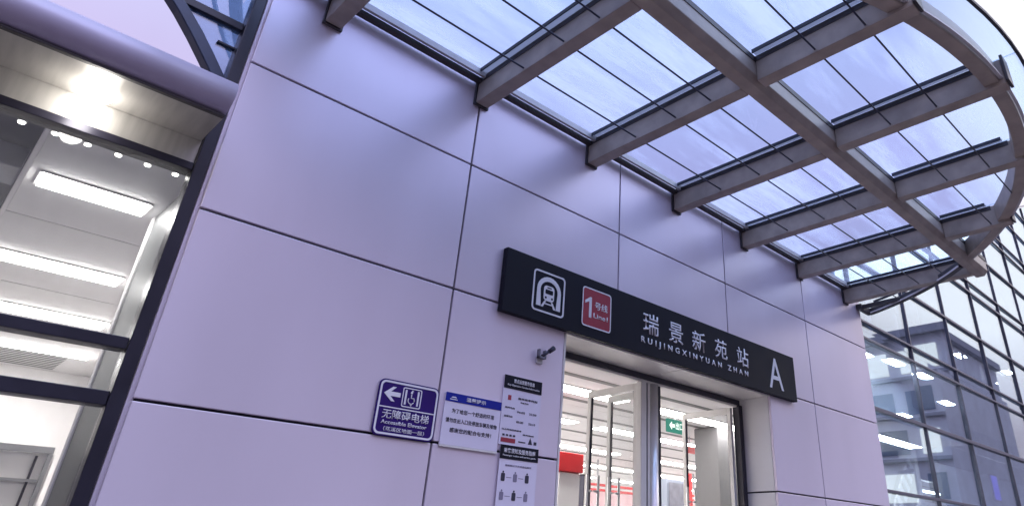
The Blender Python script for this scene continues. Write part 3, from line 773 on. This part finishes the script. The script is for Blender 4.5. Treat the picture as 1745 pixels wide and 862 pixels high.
ev = thing('elevator_sign', 'purple square sign pointing left to the accessible elevator', 'sign', (2.305, 0, .62))
MB().face_xz(rrect(2.085, 2.524, .618, .960, .04), -.018, -.009).build('plate', 'sign_navy', ev, bevel=.002)
fy = -.0205
mb = MB(); ring_xz(mb, rrect(2.094, 2.515, .627, .951, .034), rrect(2.106, 2.503, .639, .939, .026), fy, -.017); mb.build('border', 'sign_white', ev)
box('divider', 'sign_white', 2.107, 2.502, fy, -.017, .787, .794, ev)
MB().face_xz([(2.124, .872), (2.180, .917), (2.205, .917), (2.170, .886), (2.240, .886), (2.240, .859), (2.170, .859), (2.205, .828), (2.180, .828)], fy, -.017).build('arrow', 'sign_white', ev)
mb = MB(); ring_xz(mb, rrect(2.254, 2.392, .806, .928, .012), rrect(2.260, 2.386, .812, .922, .008), fy, -.017)
mb.box(2.272, 2.284, fy, -.017, .822, .914).box(2.362, 2.374, fy, -.017, .822, .914)
mb.build('lift_frame', 'sign_white', ev)
wc = MB(); wc.tube([(2.318, fy + .002, .900), (2.318, fy - .001, .900)], .008, 12)
wc.tube([(2.318, fy, .888), (2.318, fy, .866), (2.338, fy, .866), (2.344, fy, .846)], .0038, 6)
wc.tube([(2.320 + .022 * math.cos(R(a)), fy, .852 + .022 * math.sin(R(a))) for a in range(150, 345, 15)], .003, 6)
wc.face_xz([(2.323, .918), (2.315, .908), (2.331, .908)], fy, -.017).face_xz([(2.323, .816), (2.315, .826), (2.331, .826)], fy, -.017)
wc.build('wheelchair_symbol', 'sign_white', ev)
text('无障碍电梯', 2.135, 2.470, .722, .778, -.0195, 'sign_white', ev, bold=.006)
text('Accessible Elevator', 2.136, 2.462, .690, .713, -.0195, 'sign_white', ev, bold=.008)
text('（花溪区地面一层）', 2.160, 2.450, .649, .675, -.0195, 'sign_white', ev, bold=.004)

nb = thing('notice_board', 'white notice with blue heading between the purple sign and posters', 'notice', (2.815, 0, .62))
box('sheet', 'paper', 2.577, 3.050, -.014, -.002, .619, .955, nb, bevel=.002)
box('heading', 'sign_blue', 2.578, 3.049, -.017, -.0145, .897, .954, nb)
text('温馨提示', 2.745, 2.910, .912, .940, -.0185, 'sign_white', nb, bold=.015)
d = MB(); d.face_xz([(2.62, .922), (2.665, .922), (2.655, .930), (2.63, .930)], -.019, -.0165).box(2.612, 2.672, -.019, -.0165, .909, .914); d.build('heading_mark', 'sign_white', nb)
for k, (s, a, b) in enumerate((('为了给您一个舒适的环境', 2.640, 2.995), ('请勿在出入口处停放车辆及堆物', 2.600, 3.025), ('感谢您的配合与支持！', 2.640, 2.985))):
    z = .825 - .062 * k
    text(s, a, b, z, z + .030, -.0155, 'ink_dark', nb, bold=.004)
box('lower_edge', 'alu', 2.577, 3.050, -.016, -.002, .606, .6185, nb)

p1 = thing('timetable_poster', 'white poster with black heading and red strip, upper of the two', 'poster', (3.235, 0, .672))
box('sheet', 'paper', 3.058, 3.420, -.010, -.002, .674, 1.160, p1)
box('heading', 'sign_dark', 3.058, 3.420, -.013, -.0105, 1.066, 1.161, p1)
text('重点运营服务信息', 3.145, 3.345, 1.112, 1.142, -.0145, 'sign_white', p1, bold=.012)
text('Key Operation Service Information', 3.090, 3.395, 1.083, 1.100, -.0145, 'sign_white', p1, bold=.01)
lm = MB(); lm.box(3.105, 3.135, -.0115, -.0102, .985, 1.02); lm.build('line_mark', 'sign_red', p1)
a = 0
for s, x0, x1, z, h in (('首末班车时刻', 3.20, 3.385, 1.0, .016), ('开往方向', 3.225, 3.30, .976, .010), ('双桥方向', 3.085, 3.175, .925, .013), ('06:05', 3.20, 3.275, .905, .014), ('22:50', 3.315, 3.385, .905, .014),
                        ('古城方向', 3.085, 3.160, .865, .013), ('05:20', 3.20, 3.265, .835, .014), ('23:15', 3.315, 3.38, .835, .014), ('以上时刻仅供参考', 3.075, 3.255, .775, .012), ('服务热线', 3.27, 3.375, .755, .010)):
    text(s, x0, x1, z, z + h, -.0115, 'ink_dark', p1, bold=.006)
box('red_strip', 'sign_red', 3.075, 3.205, -.0125, -.0105, .693, .722, p1)
d = MB()
for k in range(4): d.box(3.085 + .032 * k, 3.105 + .032 * k, -.0125, -.0105, .735, .748)
d.box(3.235, 3.30, -.0125, -.0105, .704, .711).face_xz([(3.325, .70), (3.365, .70), (3.345, .745)], -.0125, -.0105).box(3.38, 3.405, -.0125, -.0105, .70, .722)
d.build('pictograms', 'ink_dark', p1)

p2 = thing('route_poster', 'white poster with black heading and six small pictograms, lower of the two', 'poster', (3.245, 0, .0))
box('sheet', 'paper', 3.078, 3.424, -.016, -.0125, .10, .672, p2)
box('heading', 'sign_dark', 3.076, 3.426, -.0195, -.0165, .582, .674, p2)
text('乘客须知及服务指南', 3.105, 3.395, .622, .655, -.021, 'sign_white', p2, bold=.012)
text('Passenger notice and service guide', 3.10, 3.40, .598, .612, -.021, 'sign_white', p2, bold=.008)
for j in range(3):
    for i in range(3):
        x = 3.120 + .108 * i; z = .463 - .12 * j
        d = MB(); d.face_xz(rrect(x - .017, x + .017, z - .026, z + .026, .008), -.018, -.0162)
        d.tube([(x, -.0165, z + .034), (x, -.018, z + .034)], .007, 8)
        d.build('pictogram', 'ink_grey' if (i + j) % 2 else 'ink_dark', p2)
        if i < 2: box('arrow', 'ink_grey', x + .03, x + .075, -.0175, -.0162, z - .002, z + .002, p2)
text('请按照以下方式进站乘车', 3.13, 3.37, .535, .548, -.0172, 'ink_grey', p2)

# small camera on a bracket
cc = thing('security_camera', 'small grey bracket with a dark camera arm above the posters', 'security camera', (3.385, 0, 1.34))
box('wall_plate', 'seat_grey', 3.345, 3.405, -.016, -.001, 1.300, 1.350, cc, bevel=.004)
d = MB(); d.box(3.338, 3.352, -.05, -.017, 1.335, 1.405).box(3.398, 3.412, -.05, -.017, 1.335, 1.405).box(3.338, 3.412, -.05, -.017, 1.335, 1.352); d.build('cradle', 'duct', cc, bevel=.003)
MB().tube([(3.372, -.04, 1.352), (3.44, -.05, 1.405)], .012, 10).build('arm', 'ink_dark', cc)
MB().tube([(3.435, -.05, 1.400), (3.478, -.056, 1.436)], [.017, .020], 12).build('camera_head', 'ink_dark', cc)
